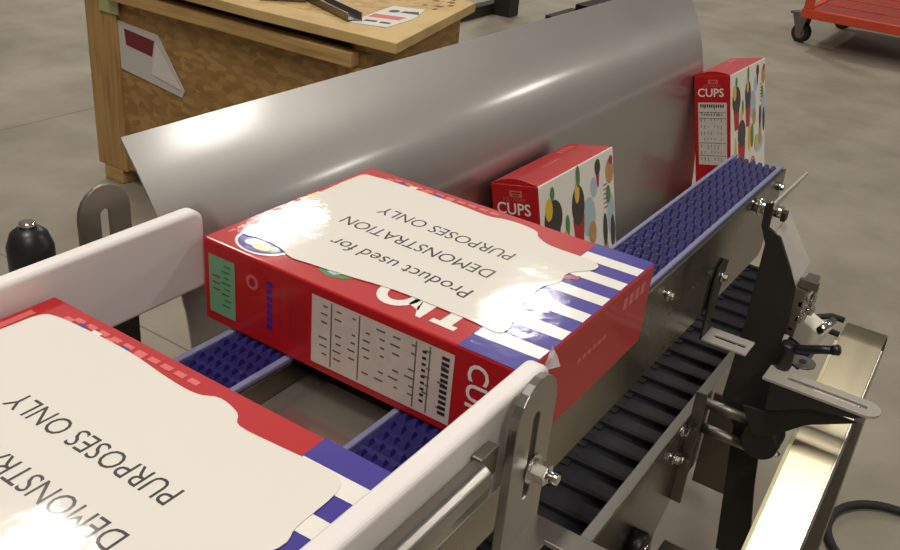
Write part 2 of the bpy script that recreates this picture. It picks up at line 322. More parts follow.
for z in (-.372, -.412):
    b = MB(); b.cyl((.625, .0318, z), (.625, -.047, z), .0075, 18); b.build('standoff', ss_dull, lc)
for x, z in ((.575, -.395), (.565, -.435), (.586, -.448)):
    q = MB(); q.cyl((x, .0318, z), (x, .0285, z), .009, 18); q.cyl((x, .0285, z), (x, .022, z), .0065, 6); q.build('bolt', chrome, lc, bevel=.0005)
for z in (-.400, -.455):
    q = MB(); q.cyl((.6035, .022, z), (.592, .022, z), .005, 6); q.build('bolt', ss_dull, lc, bevel=.0005)
b = MB(); b.lathe((.455, .0318, -.505), (0, -1, 0), [(0, .021), (.016, .021), (.019, .018)], 28); hub = b.build('bearing_hub', blk, lc)
b = MB(); b.cyl((.455, .0128, -.505), (.455, .0095, -.505), .009, 22); b = sub(b, 'slotted_screw', chrome, hub, bevel=.001); b.location = -Vector(lc['base'])
b.location = (0, 0, 0)
# plate standing behind the dark post
MB().box((.70, -.03, -.56), (.703, .030, -.40)).build('gusset_plate', ss_dull, lc)
MB().box((.44, -.045, -.640), (.63, .0315, -.628)).build('bottom_plate', ss_dull, lc, bevel=.001)

# slotted L bracket hanging from the strip's side plate
lb = thing('slotted_angle_bracket', (.56, .02, -.235), 'stainless angle bracket with a slotted foot bolted below the blue belt strip', 'bracket')
b = MB(); r = [(.540, -.155), (.547, -.140), (.563, -.133), (.580, -.140), (.577, -.155), (.560, -.235), (.540, -.235)]
MB().prism(r, 'y', .0275, .0305).build('upright', blk_st, lb, bevel=.0006)
b.ring([(.540, .0275), (.577, .0275), (.577, 0), (.577, -.028), (.540, -.028), (.540, 0)], [(.555, .017), (.562, .017), (.562, 0), (.562, -.022), (.555, -.022), (.555, 0)], 'z', -.236, -.233)
b.build('slotted_foot', satin, lb, bevel=.0006)
q = MB(); q.cyl((.564, .0273, -.157), (.564, .0255, -.157), .007, 16); q.cyl((.564, .0255, -.157), (.564, .020, -.157), .0052, 6); q.build('bolt', chrome, lb, bevel=.0004)

# ------------------------------------------------------------------ curved stainless sheet
def sheet():
    prof = [(.342, -.445), (.3475, -.36), (.3605, -.25), (.3735, -.14), (.380, -.112), (.3885, -.083), (.3985, -.055), (.411, -.030), (.4245, -.008), (.4385, .012), (.4525, .0315)]
    P = [Vector(p) for p in prof]; out = []
    for i in range(len(P) - 1):   # Catmull-Rom subdivision
        p0, p1, p2, p3 = P[max(i - 1, 0)], P[i], P[i + 1], P[min(i + 2, len(P) - 1)]
        for k in range(4):
            t = k / 4; out.append(.5 * ((2 * p1) + (p2 - p0) * t + (2 * p0 - 5 * p1 + 4 * p2 - p3) * t * t + (3 * p1 - p0 - 3 * p2 + p3) * t ** 3))
    out.append(P[-1]); n = len(out); xs = [.046 + (1.43 - .046) * i / 40 for i in range(41)]; v = []; f = []
    def nrm(i):
        d = (out[min(i + 1, n - 1)] - out[max(i - 1, 0)]).normalized(); return Vector((d.y, -d.x))
    for s_ in (0, 1):
        for x in xs:
            for i, p in enumerate(out):
                q = p + nrm(i) * (.002 if s_ else 0)
                v.append((x, q.x, q.y))
    N = len(xs) * n
    for a in range(len(xs) - 1):
        for i in range(n - 1):
            k = a * n + i; f += [(k, k + 1, k + n + 1, k + n), (N + k, N + k + n, N + k + n + 1, N + k + 1)]
        f += [(a * n, a * n + n, N + a * n + n, N + a * n), (a * n + n - 1, N + a * n + n - 1, N + a * n + 2 * n - 1, a * n + 2 * n - 1)]
    for i in range(n - 1):
        k = (len(xs) - 1) * n + i; f += [(i, N + i, N + i + 1, i + 1), (k, k + 1, N + k + 1, N + k)]
    b = MB(); b.add(v, f, smooth=True); return b
sh = thing('side_guard_sheet', (.75, .35, ZF), 'long curved stainless steel guard sheet standing behind the cartons', 'metal sheet')
so = sheet().build('curved_sheet', ss_sheet, sh); md = so.modifiers.new('es', 'EDGE_SPLIT'); md.split_angle = math.radians(40)
for x in (.35, 1.2):
    MB().box((x, .3455, -.60), (x + .03, .3490, -.445)).build('support_strap', ss_dull, sh)
    MB().box((x, .349, ZF), (x + .03, .375, -.445)).build('support_post', ss_dull, sh)

# ------------------------------------------------------------------ cartons
def Bx(p, q): return (p[0], p[1]), (q[0], q[1])
def carton(name, label, M, notice=True, pict=False, ndx=0, ndy=0, npoly=None):
    """local frame: x 0..W, y 0..L, z -T..0, top face at z=0"""
    root = bpy.data.objects.new(name, None); C.objects.link(root); root.empty_display_size = .05
    tag(root, label, 'carton', 'red product cartons on the conveyors')
    root.matrix_world = M
    # body: bottom face white, others red; slightly bulging top
    nx, ny = 8, 10; v = []; f = []; mi = []
    b = MB(); b.box((0, 0, -T), (W, L, 0)); body = b.build('carton_body', [red, white_p], None, bevel=.0022, seg=3)
    for p in body.data.polygons:
        if p.normal.z < -.9: p.material_index = 1
    body.parent = root
    e = .00022
    def art(nm, items, ms, par=None):
        q = MB()
        for mi_, fn in items: q.mi = mi_; fn(q)
        o = q.build(nm, ms, None, fix=False); o.parent = par or root; return o
    TOP = Matrix.Identity(4)
    def rect(x0, y0, x1, y1, h): return lambda q: q.quad([(x0, y0, h), (x1, y0, h), (x1, y1, h), (x0, y1, h)])
    if notice:
        # striped awning band along the y=0 edge of the top face
        it = [(0, rect(.0005, .0012, W - .0006, .054, e))]
        for k in range(6):
            x0 = .022 + k * .0325
            it.append((1, (lambda x0: lambda q: q.quad([(x0, .0018, e * 1.6), (x0 + .0145, .0018, e * 1.6), (x0 + .0135, .053, e * 1.6), (x0 - .002, .053, e * 1.6)]))(x0)))
        it.append((2, lambda q: q.quad([(.145, .036, e * 2), (.152, .036, e * 2), (.140, .060, e * 2), (.128, .060, e * 2)])))
        art('awning_stripes', it, [blue_p, white_p, red_d])
        # round emblem near the far left corner
        it = [(0, lambda q: q.disc(.026, .256, .0215, .0265, e)), (1, lambda q: q.disc(.026, .256, .0195, .024, e * 1.5)), (2, lambda q: q.disc(.017, .252, .005, .009, e * 2, n=12)),
              (0, lambda q: q.disc(.018, .264, .004, .006, e * 2.2, n=10)), (3, lambda q: q.disc(.020, .241, .004, .005, e * 2.2, n=10))]
        art('round_emblem', it, [white_p, blue_p, yel_p, grn_p])
        it = [(0, lambda q: q.quad([(.020, .196, e), (.016, .184, e), (.020, .170, e), (.028, .166, e), (.032, .180, e), (.028, .194, e)])), (1, lambda q: q.quad([(.021, .188, e * 2), (.020, .180, e * 2), (.026, .176, e * 2), (.027, .186, e * 2)]))]
        art('leaf_picture', it, [grn_p, lblue_p])
        # feet of the big white letters showing under the notice
        def bowl(q):
            o_ = [(.0335 - .021 * math.sin(a), .1255 + .0175 * math.cos(a)) for a in [PI * i / 14 for i in range(15)]]; i_ = [(.0335 - .0125 * math.sin(a), .1255 + .0095 * math.cos(a)) for a in [PI * i / 14 for i in range(15)]]
            for k in range(14): q.quad([(*o_[k], e), (*i_[k], e), (*i_[k + 1], e), (*o_[k + 1], e)])
        it = [(0, bowl), (0, lambda q: q.quad([(.034, .106, e), (.034, .094, e), (.0125, .094, e), (.0125, .098, e), (.024, .1045, e)])), (0, lambda q: q.quad([(.024, .112, e), (.034, .112, e), (.034, .106, e), (.020, .101, e)])),
              (0, rect(.0135, .066, .019, .087, e)), (0, rect(.019, .071, .034, .081, e))]
        art('big_white_lettering', it, [white_p])
        # small printed lines along the two far edges
        it = []
        for k in range(13):
            y = .292 - .0; x = .020 + k * .0105
            it.append((0, rect(x, .2895, x + .0072, .2925, e)))
        for k in range(5): it.append((1, rect(.045 + k * .006, .2835, .049 + k * .006, .286, e)))
        art('edge_lettering', it, [pink_p, pink_p])
        it = [(0, rect(.165, .2885, .196, .2945, e)), (0, rect(.150, .280, .160, .291, e)), (1, rect(.11, .2855, .135, .2955, e))]
        for k in range(10): it.append((0, rect(.2060, .255 - k * .012, .2105, .2635 - k * .012, e)))
        for k, c_ in enumerate((0, 2, 3, 0, 2, 0)): it.append((c_, rect(.198, .262 - k * .0135, .207, .270 - k * .0135, e * 1.5)))
        art('edge_lettering', it, [pink_p, yel_p, blue_p, white_p])
        # paper notice under the wrap
        P = [(.030, .2845), (.100, .2905), (.186, .2925), (.199, .280), (.2015, .235), (.2005, .180), (.1985, .152), (.203, .138), (.2045, .120), (.201, .104), (.192, .097), (.184, .080), (.183, .040),
             (.170, .033), (.150, .046), (.130, .044), (.112, .051), (.075, .047), (.034, .038), (.0335, .066), (.0325, .13), (.026, .17), (.0215, .205), (.0195, .223), (.0255, .240), (.0275, .262)]
        P = npoly or P
        PP = []
        for i in range(len(P)):
            a_, b_, c_, d_ = [Vector(P[(i + k) % len(P)]) for k in (-1, 0, 1, 2)]
            for t in (0, .25, .5, .75): PP.append(tuple(.5 * ((2 * b_) + (c_ - a_) * t + (2 * a_ - 5 * b_ + 4 * c_ - d_) * t * t + (3 * b_ - a_ - 3 * c_ + d_) * t ** 3)))
        P = PP
        q = MB(); q.prism(P, 'z', e * 2.4, e * 4.2); pn = q.build('paper_notice', notice_m, None); pn.parent = root
        h = e * 4.5
        for body_, x, y0, sz, s_ in (('Product used for', .072, .0845, .0222, .89), ('DEMONSTRATION', .111, .0885, .0215, .84), ('PURPOSES ONLY', .149, .0925, .0215, .84)):
            text_mesh(body_, sz, 'notice_text', ink, pn, basis((x + ndx, y0 + ndy, h), (0, 1, 0), (-1, 0, 0)), sx=s_)
        # twisted film corner
    # x = 0 face : nutrition panel, sticker, CUPS
    F = Matrix(((0, 0, -1, 0), (1, 0, 0, 0), (0, -1, 0, 0), (0, 0, 0, 1)))   # local (u,v,h) -> (-h, u, -v)   u = y, v = depth below the top face
    F = Matrix(((0, 0, -1, 0), (1, 0, 0, 0), (0, -1, 0, 0), (0, 0, 0, 1)))
    def fr(u0, v0, u1, v1, h): return lambda q: q.quad([(u0, v0, h), (u0, v1, h), (u1, v1, h), (u1, v0, h)], F)
    it = [(0, fr(.0545, .0085, .1835, .068, e))]
    for k in range(9):
        for j in range(7):
            if (k * 7 + j * 3) % 5: it.append((1, fr(.060 + k * .0135, .014 + j * .0070, .060 + k * .0135 + random.uniform(.003, .009), .0155 + j * .0070, e * 1.6)))
    for u in (.074, .086, .137, .1635): it.append((1, fr(u, .010, u + .0013, .066, e * 1.8)))
    for k in range(11): it.append((2, fr(.058, .013 + k * .0046, .0645, .0158 + k * .0046, e * 1.8)))
    for k in range(9): it.append((2, fr(.0775, .015 + k * .0052, .081, .0172 + k * .0052, e * 1.8)))
    art('nutrition_panel', it, [grey_p, ink_g, ink])
    it = []
    # writing reads upright once the carton stands on its short end (top = y 0)
    text_mesh('CUPS', .0235, 'cups_lettering', white_p, root, Matrix(((0, 0, -1, -e * 1.6), (0, -1, 0, .0425), (-1, 0, 0, -.0075), (0, 0, 0, 1))), bold=.0003, sx=.98)
    text_mesh('ICE CREAM', .0070, 'ice_cream_lettering', pink_p, root, Matrix(((0, 0, -1, -e * 1.6), (0, -1, 0, .0235), (-1, 0, 0, -.019), (0, 0, 0, 1))), sx=1.05)
    it = [(0, fr(.0085, .030, .0175, .050, e)), (1, fr(.0105, .033, .0125, .047, e * 1.6)), (1, fr(.0140, .035, .0158, .045, e * 1.6))]
    art('crest', it, [pink_p, red_d])
    it = [(0, fr(.2645, .0125, .2935, .0655, e))]
    for j in range(8): it.append((1, fr(.2690 + (j % 3) * .001, .018 + j * .0052, .2765 + (j % 2) * .003, .0195 + j * .0052, e * 1.8)))
    for j in range(3): it.append((2, fr(.281, .030 + j * .006, .290, .0312 + j * .006, e * 1.8)))
    art('green_sticker', it, [stick_g, grn_p, red_d])
    it = [(0, lambda q: q.disc(.2455, .022, .0065, .0065, e, F)), (1, lambda q: q.disc(.2455, .022, .0035, .004, e * 1.6, F))]
    for k in range(7): it.append((2, fr(.224, .0145 + k * .0065, .230, .0190 + k * .0065, e)))
    for k in range(6): it.append((1, fr(.2145, .018 + k * .0065, .217, .022 + k * .0065, e))); it.append((1, fr(.204, .014 + k * .0075, .2075, .019 + k * .0075, e)))
    for k in range(5): it.append((1, fr(.189 + k * .0035, .02, .190 + k * .0035, .058, e)))
    art('side_lettering', it, [pink_p, red_d, blue_p])
    # y = 0 face : small lettering at the downstream corner
    it = []
    for k in range(4): it.append((0, lambda q, k=k: q.quad([(.160 + k * .0115, -e, -.010), (.168 + k * .0115, -e, -.010), (.168 + k * .0115, -e, -.021), (.160 + k * .0115, -e, -.021)])))
    art('corner_lettering', it, [pink_p]); it = []
    for k in range(6): it.append((0, lambda q, k=k: q.quad([(.085 + k * .0085, -e, -.030), (.091 + k * .0085, -e, -.030), (.091 + k * .0085, -e, -.034), (.085 + k * .0085, -e, -.034)])))
    art('end_lettering', it, [pink_p])
    if pict:
        B_ = Matrix(((1, 0, 0, 0), (0, 1, 0, 0), (0, 0, -1, -T), (0, 0, 0, 1)))   # (x, y, h) -> under face
        it = []
        def el(m_, u, v, rx, ry, h=1, n=20): it.append((m_, lambda q: q.disc(u * W, v, rx, ry, e * h, B_, n)))
        def cup(u, v0, v1, w0, w1, m_, h=1.2): it.append((m_, lambda q: q.quad([(u * W - w0, v0, e * h), (u * W - w1, v1, e * h), (u * W + w1, v1, e * h), (u * W + w0, v0, e * h)], B_)))
        # 0 choc 1 yellow 2 green 3 red 4 light blue 5 wafer 6 white 7 dark red
        el(4, .62, .085, .020, .030, .8); el(4, .93, .100, .012, .034, .8); el(4, .80, .175, .030, .020, .8); el(4, .70, .045, .010, .016, .8)
        cup(.16, .072, .118, .018, .012, 3); el(0, .16, .056, .0245, .027, 1.6); el(1, .11, .040, .010, .016, 2); el(2, .16, .020, .006, .010, 2.2); el(2, .33, .078, .006, .016, 2.2); el(1, .30, .095, .006, .012, 2.4)
        cup(.48, .075, .125, .017, .011, 3); el(0, .48, .058, .0185, .030, 1.6); el(1, .47, .038, .007, .016, 2); el(2, .49, .016, .006, .016, 2.2)
        cup(.30, .150, .205, .022, .015, 3, 2.6); el(0, .30, .132, .0235, .029, 3); el(1, .52, .150, .010, .030, 1); el(1, .13, .165, .008, .034, 1)
        cup(.76, .022, .048, .006, .002, 3, 2.4); el(0, .76, .018, .0085, .012, 3); el(5, .93, .034, .0125, .019, 2.6); el(7, .95, .018, .006, .007, 3)
        el(5, .66, .112, .011, .018, 2.4); el(2, .60, .150, .010, .026, 2.2); el(0, .84, .120, .007, .026, 2.6); el(5, .84, .158, .009, .022, 2.4); el(0, .95, .130, .0075, .026, 2.6); el(1, .72, .170, .010, .016, 2.2); el(2, .90, .068, .007, .014, 2.2)
        for k in range(6): cup(.86, .050 + k * .007, .052 + k * .007, .006, .006, 7, 1.4)
        el(3, .62, .222, .019, .026, 3.2); el(6, .62, .222, .016, .022, 3.4); el(3, .62, .222, .0145, .020, 3.6)
        for k in range(3): cup(.62, .212 + k * .008, .2145 + k * .008, .008, .008, 6, 3.9)
        el(5, .20, .245, .018, .022, 2); el(2, .38, .262, .016, .014, 2.2); el(1, .85, .252, .018, .018, 2.2)
        art('picture_print', it, [choc_p, yel_p, grn_p, red, lblue_p, cone_p, white_p, red_d])
        # tucked end flap standing a little proud on the x = 0 face near the top end
        q = MB(); pts = [(.0006 + .075 * i / 12, .0) for i in range(13)]
        fl_ = [(-.0004 - .0085 * math.sin(PI * i / 12), -T + .002 + (T - .004) * i / 12) for i in range(13)]
        top = [(0.001, -T + .001)] + [(-.004 * math.sin(PI * i / 12) + .0012, -T + .001 + (T - .002) * i / 12) for i in range(13)] + [(.001, -.001)]
        # curved lip of the folded lid : an arch rising above the short end
        lip = []
        for i in range(15): lip.append((-T + .001 + (T - .002) * i / 14, -.0075 * math.sin(PI * i / 14)))
        vv = []; n_ = len(lip)
        for x_ in (.0008, .0030):
            for z_, y_ in lip: vv.append((x_, y_ - .0002, z_))
            for z_, y_ in lip: vv.append((x_, .004, z_))
        ff = []
        for i in range(n_ - 1):
            ff += [(i, i + 1, n_ + i + 1, n_ + i), (2 * n_ + i, 3 * n_ + i, 3 * n_ + i + 1, 2 * n_ + i + 1), (i, 2 * n_ + i, 2 * n_ + i + 1, i + 1)]
        q.add(vv, ff); o = q.build('end_flap', red, None); o.parent = root
    return root
Mid = Matrix.Translation((0, 0, 0))
c1 = carton('product_carton', 'red carton lying across both blue belts, its white demonstration notice fully in view', Matrix.Identity(4))
c2 = carton('product_carton', 'red carton nearest the camera at lower left, cut off by the picture edge', Matrix.Translation((-.134 - W, .001, 0)), ndx=-.012, ndy=-.014,
            npoly=[(.030, .2845), (.10, .2905), (.17, .286), (.194, .284), (.201, .275), (.2035, .246), (.204, .204), (.200, .164), (.200, .140), (.206, .126), (.202, .108), (.194, .098), (.195, .069), (.197, .042), (.196, .026), (.185, .019), (.154, .018), (.138, .015), (.10, .028), (.034, .03), (.026, .15)])
# crumpled twist of wrap film on the near corner of the middle carton
b = MB()
rc = random.Random(3); cx, cy, cz = .024, -.003, .002
vs_ = [(cx, cy + .002, cz - .008)] + [(cx + .012 * math.cos(a) * rc.uniform(.6, 1), cy - .003 + .004 * math.sin(a * 2), cz + .010 * math.sin(a) * rc.uniform(.6, 1.2)) for a in [PI * 2 * i / 9 for i in range(9)]]
b.add(vs_, [(0, i + 1, (i + 1) % 9 + 1) for i in range(9)]); b.build('film_twist', mat('clear_film', (225, 222, 225), .15, trans=.45, coat=1), c1, fix=False)
def stand(px, py, pz, rx, ry, rz):
    # P0 = world place of the point (x=0, top end, picture face)
    Rm = Matrix.Rotation(math.radians(rz), 4, 'Z') @ Matrix.Rotation(math.radians(ry), 4, 'Y') @ Matrix.Rotation(math.radians(rx), 4, 'X')
    base = Matrix.Rotation(-PI / 2, 4, 'X')        # y -> -z, z -> +y
    # carton point (0,0,-T) goes to P0
    off = base @ Vector((0, 0, -T))
    return Matrix.Translation((px, py, pz)) @ Rm @ Matrix.Translation(-off) @ base
c3 = carton('product_carton', 'red and white carton standing on end behind the middle carton, leaning on the steel sheet', stand(.571, .291, -.1215, -12.2, -1.2, -1.8), notice=False, pict=True)
c4 = carton('product_carton', 'red and white carton standing on end farthest away', stand(1.372, .300, -.1195, -13.4, 0, -1.0), notice=False, pict=True)

# ------------------------------------------------------------------ dark mounting bracket with clamp, arm and handle
mbk = thing('mounting_bracket', (.64, -.02, -.62), 'tall dark steel mounting plate bolted to the end of the blue belt strip', 'bracket')
XP = .64
b = MB(); b.prism([(.016, -.080), (.006, -.078), (.0045, -.110), (-.012, -.118), (-.044, -.172), (-.048, -.221), (-.047, -.262), (-.050, -.335), (-.056, -.380), (-.0575, -.410), (-.066, -.48), (-.088, -.610), (-.040, -.610), (-.022, -.440), (-.018, -.400), (.0065, -.361), (.003, -.241), (.004, -.132), (.014, -.110)], 'x', XP, XP + .005)
b.build('plate', blk_st, mbk, bevel=.0006)
b = MB(); fx = XP + .001
b.add([(fx, -.006, -.1125), (fx, -.0452, -.1735), (fx + .052, -.046, -.160), (fx + .05, -.006, -.102), (fx, -.004, -.115), (fx, -.043, -.176), (fx + .052, -.0435, -.1625), (fx + .05, -.004, -.1045)],
      [(0, 1, 2, 3), (4, 7, 6, 5), (0, 4, 5, 1), (1, 5, 6, 2), (2, 6, 7, 3), (3, 7, 4, 0)]); b.build('bent_flange', satin, mbk, bevel=.0005)
b = MB(); b.cyl((.655, .0305, -.092), (.655, .012, -.092), .0085, 22); b.cyl((.655, .012, -.092), (.655, .006, -.092), .0115, 22); b.cyl((.655, .006, -.092), (.655, -.004, -.092), .0075, 20)
b.cyl((.655, .025, -.092), (.655, .022, -.092), .0115, 22); b.build('pivot_bolt', chrome, mbk, bevel=.0006)
b = MB(); b.box((.648, -.010, -.101), (.661, -.004, -.089)); b.build('pivot_lug', blk_st, mbk, bevel=.001)
# thin straight blade pointing past the belt end
b = MB(); b.prism([(.640, -.083), (.650, -.079), (.802, -.0815), (.806, -.083), (.802, -.0855), (.650, -.090)], 'y', .0055, .0085); b.build('pointer_blade', satin, mbk, bevel=.0004)
# clamp assembly under the flange
cl = thing('bolted_clamp', (.67, -.05, -.26), 'small stainless clamp with bright bolts beneath the bent flange of the dark plate', 'clamp')
b = MB(); b.box((.646, -.070, -.176), (.652, -.046, -.164)); b.box((.652, -.062, -.182), (.700, -.046, -.176)); b.build('toothed_jaw', ss_dull, cl, bevel=.001)
b = MB(); b.box((.646, -.058, -.245), (.652, -.030, -.178)); b.build('clamp_plate', ss_dull, cl, bevel=.001)
for (y, z, r_) in ((-.056, -.198, .0055), (-.066, -.205, .0055), (-.058, -.219, .0062), (-.052, -.235, .004), (-.067, -.190, .0035)):
    b = MB(); b.cyl((.690, y + .004, z), (.650, y, z), r_ * .8, 14); b.cyl((.662, y + .001, z), (.650, y, z), r_ * 1.35, 6); b.cyl((.65, y, z), (.646, y, z), r_ * .7, 14); b.build('bolt', chrome, cl, bevel=.0006)
# slotted arm
ar = thing('slotted_support_bar', (.60, -.11, -.36), 'flat stainless slotted bar with rounded end reaching right from the dark plate', 'bracket')
def yarm():
    b = MB(); n = 10; xc = .604; r = .0185
    so_ = [(xc + .0042 * math.sin(a), -.164 - .0042 * math.cos(a)) for a in [-PI / 2 + PI * i / n for i in range(n + 1)]] + [(xc + .0042, -.075), (xc, -.071), (xc - .0042, -.075)]
    oo = [(xc + r * math.sin(a), -.166 - r * math.cos(a)) for a in [-PI / 2 + PI * i / n for i in range(n + 1)]] + [(xc + r, -.046), (xc, -.046), (xc - r, -.046)]
    b.ring(oo, so_, 'z', -.2835, -.2795); return b
yarm().build('slotted_plate', satin, ar, bevel=.0006)
b = MB(); b.prism([(-.058, -.284), (-.168, -.284), (-.160, -.290), (-.108, -.300), (-.062, -.325), (-.058, -.322)], 'x', .5865, .590); b.build('web', blk_st, ar, bevel=.0006)
b = MB(); b.prism([(-.030, -.337), (-.058, -.335), (-.108, -.3005), (-.164, -.3015), (-.110, -.330), (-.072, -.368), (-.050, -.375)], 'x', .598, .602); b.build('gusset', blk_st, ar, bevel=.0006)
b = MB(); b.cyl((.6395, -.062, -.385), (.600, -.062, -.385), .024, 30); b.build('pivot_boss', blk_st, ar, bevel=.002)
b = MB(); b.cyl((.610, -.088, -.398), (.610, -.076, -.392), .0045, 6); b.build('boss_bolt', chrome, ar)
b = MB(); b.cyl((.645, -.078, -.2750), (.645, -.078, -.2725), .0165, 28); b.cyl((.645, -.078, -.2795), (.645, -.078, -.275), .008, 20); b.build('washer_tab', ss_dull, ar, bevel=.0004)
b = MB(); b.cyl((.645, -.078, -.2724), (.645, -.078, -.2716), .005, 16); b.build('washer_hole', blk, ar)
hd = MB(); hd.lathe((.625, -.0590, -.279), (0, 0, 1), [(0, .0095), (.006, .011), (.030, .0098), (.036, .0085)], 24)
hd.tube([(.625, -.060, -.250), (.624, -.075, -.2450), (.623, -.095, -.2370), (.622, -.113, -.2295)], .0056, 12); hd.lathe((.6222, -.1085, -.2315), (0, -.92, .38), [(0, .0056), (.003, .0068), (.009, .0068), (.011, .004)], 18)
hd = hd.build('clamping_lever', blk); tag(hd, 'black plastic clamping lever above the slotted stainless arm', 'handle')
# sensor block and cables
sn = thing('sensor_block', (.72, -.06, -.31), 'small white and blue electrical sensor block behind the black lever', 'sensor')
Rz = Matrix.Translation((.72, -.062, -.262)) @ Matrix.Rotation(math.radians(-12), 4, 'Z') @ Matrix.Rotation(math.radians(18), 4, 'X')
MB().box((-.014, -.022, -.02), (.02, .014, .012), Rz).build('white_housing', wht, sn, bevel=.002)
MB().box((-.012, -.026, -.055), (.018, .010, -.0205), Rz).build('blue_connector', blu, sn, bevel=.002)
q = MB(); q.cyl((.70, -.080, -.250), (.735, -.088, -.247), .005, 14); q.build('plug', chrome, sn)
for k, pts in enumerate(([(.735, -.050, -.262), (.745, -.062, -.257), (.752, -.082, -.250), (.756, -.0985, -.252)], [(.735, -.052, -.277), (.745, -.064, -.274), (.748, -.084, -.270), (.750, -.0985, -.272)])):
    o = MB().tube(pts, .0042, 10).build('sensor_cable', rub)
    tag(o, ('upper' if k == 0 else 'lower') + ' black cable running from the sensor block towards the shiny steel cover', 'cable', 'cables at the sensor block')

# ------------------------------------------------------------------ rounded stainless cover at lower right
gd = thing('steel_cover', (.45, -.135, -.95), 'shiny stainless machine cover with rounded top sloping down at the right edge', 'machine cover')
def cover():
    # profile in the xz plane: flat slope rising from the camera side then rolling over at the top
    ax = Vector((.80 - .30, 0, -.245 + .570)).normalized(); p0 = Vector((.20, 0, -.640)); p1 = Vector((.757, 0, -.277)); d = (p1 - p0).normalized(); nrm = Vector((-d.z, 0, d.x)); R = .044
    top = [p0, p1]; c_ = p1 - nrm * R
    for i in range(1, 13):
        a = PI * .95 * i / 12; top.append(c_ + nrm * R * math.cos(a) + d * R * math.sin(a))
    return top, d, nrm
top, d_, n_ = cover()
lo = [p - n_ * .0018 for p in top[:2]] + [None] * 0
b = MB(); c_ = top[1] - n_ * .044; prof = [(p.x, p.z) for p in top] ; inner = [(p.x, p.z) for p in [top[0] - n_ * .0018, top[1] - n_ * .0018]] + [((c_ + (p - c_) * .95).x, (c_ + (p - c_) * .95).z) for p in top[2:]]
nn = len(prof); Y0, Y1 = -.153, -.100; v = [(x, Y0, z) for x, z in prof] + [(x, Y1, z) for x, z in prof] + [(x, Y0, z) for x, z in inner] + [(x, Y1, z) for x, z in inner]; f = []
for i in range(nn - 1): f += [(i, i + 1, nn + i + 1, nn + i), (2 * nn + i, 3 * nn + i, 3 * nn + i + 1, 2 * nn + i + 1), (i, 2 * nn + i, 2 * nn + i + 1, i + 1), (nn + i, nn + i + 1, 3 * nn + i + 1, 3 * nn + i)]
f += [(0, nn, 3 * nn, 2 * nn), (nn - 1, 3 * nn - 1, 4 * nn - 1, 2 * nn - 1)]
b.add(v, f); cvr = b.build('rolled_cover', guard_m, gd)
for p in cvr.data.polygons: p.use_smooth = len(p.vertices) == 4 and abs(p.normal.y) < .3
md = cvr.modifiers.new('es', 'EDGE_SPLIT'); md.split_angle = math.radians(35)
for nm, y, m_ in (('left_flange', -.100, cream), ('right_flange', -.1555, ss)):
    q = MB(); a0 = top[0]; a1 = top[1]; h = .006 if nm == 'left_flange' else .05
    pts = [(a0.x, a0.z), (a1.x, a1.z), ((a1 - n_ * h).x, (a1 - n_ * h).z), ((a0 - n_ * h).x, (a0 - n_ * h).z)]
    if nm == 'left_flange': pts = [((a0 + n_ * .002).x, (a0 + n_ * .002).z), ((a1 + n_ * .002).x, (a1 + n_ * .002).z)] + pts[2:]
    q.prism(pts, 'y', y, y + (.0045 if nm == 'left_flange' else .0022)); q.build(nm, m_, gd, bevel=.0005)
MB().box((.30, -.165, ZF), (.335, -.107, -.6)).build('stand_post', ss_dull, gd)
MB().box((.70, -.165, ZF), (.735, -.107, -.36)).build('stand_post', ss_dull, gd)
# floor cable loop
pts = [(1.26 + .13 * math.cos(a), -.27 + .13 * math.sin(a), ZF + .012) for a in [PI * 2 * i / 40 for i in range(37)]]
o = MB().tube(pts, .009, 10).build('floor_cable', rub); tag(o, 'black cable coiled on the floor at the lower right edge', 'cable')

# ------------------------------------------------------------------ shipping crate
XC = 1.42
cr = thing('shipping_crate', (1.9, 1.85, ZF), 'large wooden shipping crate with chipboard sides behind the steel sheet', 'crate')
MB().box((XC, 2.235, ZF + .05), (XC + .04, 2.38, -.26)).build('corner_post', pine_v, cr, bevel=.004)
MB().box((XC + .012, 1.24, ZF + .06), (XC + .024, 2.234, -.29)).build('side_panel', osb, cr)
MB().box((XC - .026, 1.275, -.326), (XC + .0115, 2.234, -.287)).build('top_rail', pine, cr, bevel=.003)
MB().box((XC, 1.262, ZF + .05), (XC + .04, 1.238 + .1, -.330)).build('corner_post', pine_v, cr, bevel=.003)
MB().box((XC + .0245, 1.30, ZF + .06), (1.93, 1.252 + .06, -.262)).build('side_panel', osb, cr)
MB().box((XC + .0245, 2.352, ZF + .06), (1.93, 2.364, -.262)).build('side_panel', osb, cr)
MB().box((1.932, 1.30, ZF + .06), (1.944, 2.364, -.262)).build('side_panel', osb, cr)
for y in (1.30, 1.80, 2.26): MB().box((XC, y, ZF), (1.94, y + .09, ZF + .05)).build('skid', pine, cr, bevel=.003)
b = MB(); lidp = [(1.397, 1.135), (2.00, 1.286), (1.985, 2.40), (1.385, 2.40), (1.377, 1.612)]
b.prism(lidp, 'z', -.2605, -.233); lid = b.build('lid', ply, cr, bevel=.002)
b = MB(); b.prism([(1.50, 1.245), (1.93, 1.35), (1.92, 2.35), (1.485, 2.35), (1.478, 1.62)], 'z', -.233, -.2325); sub(b, 'chipboard_inset', wood('osb_lid', (196, 164, 104), (164, 128, 74), 6, (2, 2, 2)), lid).location = -Vector(cr['base']) * 0
b = MB()
for i, (x, y) in enumerate([(1.80, 1.30), (1.84, 1.31), (1.88, 1.30), (1.92, 1.32), (1.82, 1.35), (1.90, 1.36), (1.96, 1.34)]): b.box((x, y, -.2324), (x + .022, y + .012 + .008 * (i % 2), -.2322))
sub(b, 'stencil_marks', mat('stencil_brown', (120, 92, 52), .7), lid)
lid2 = lid
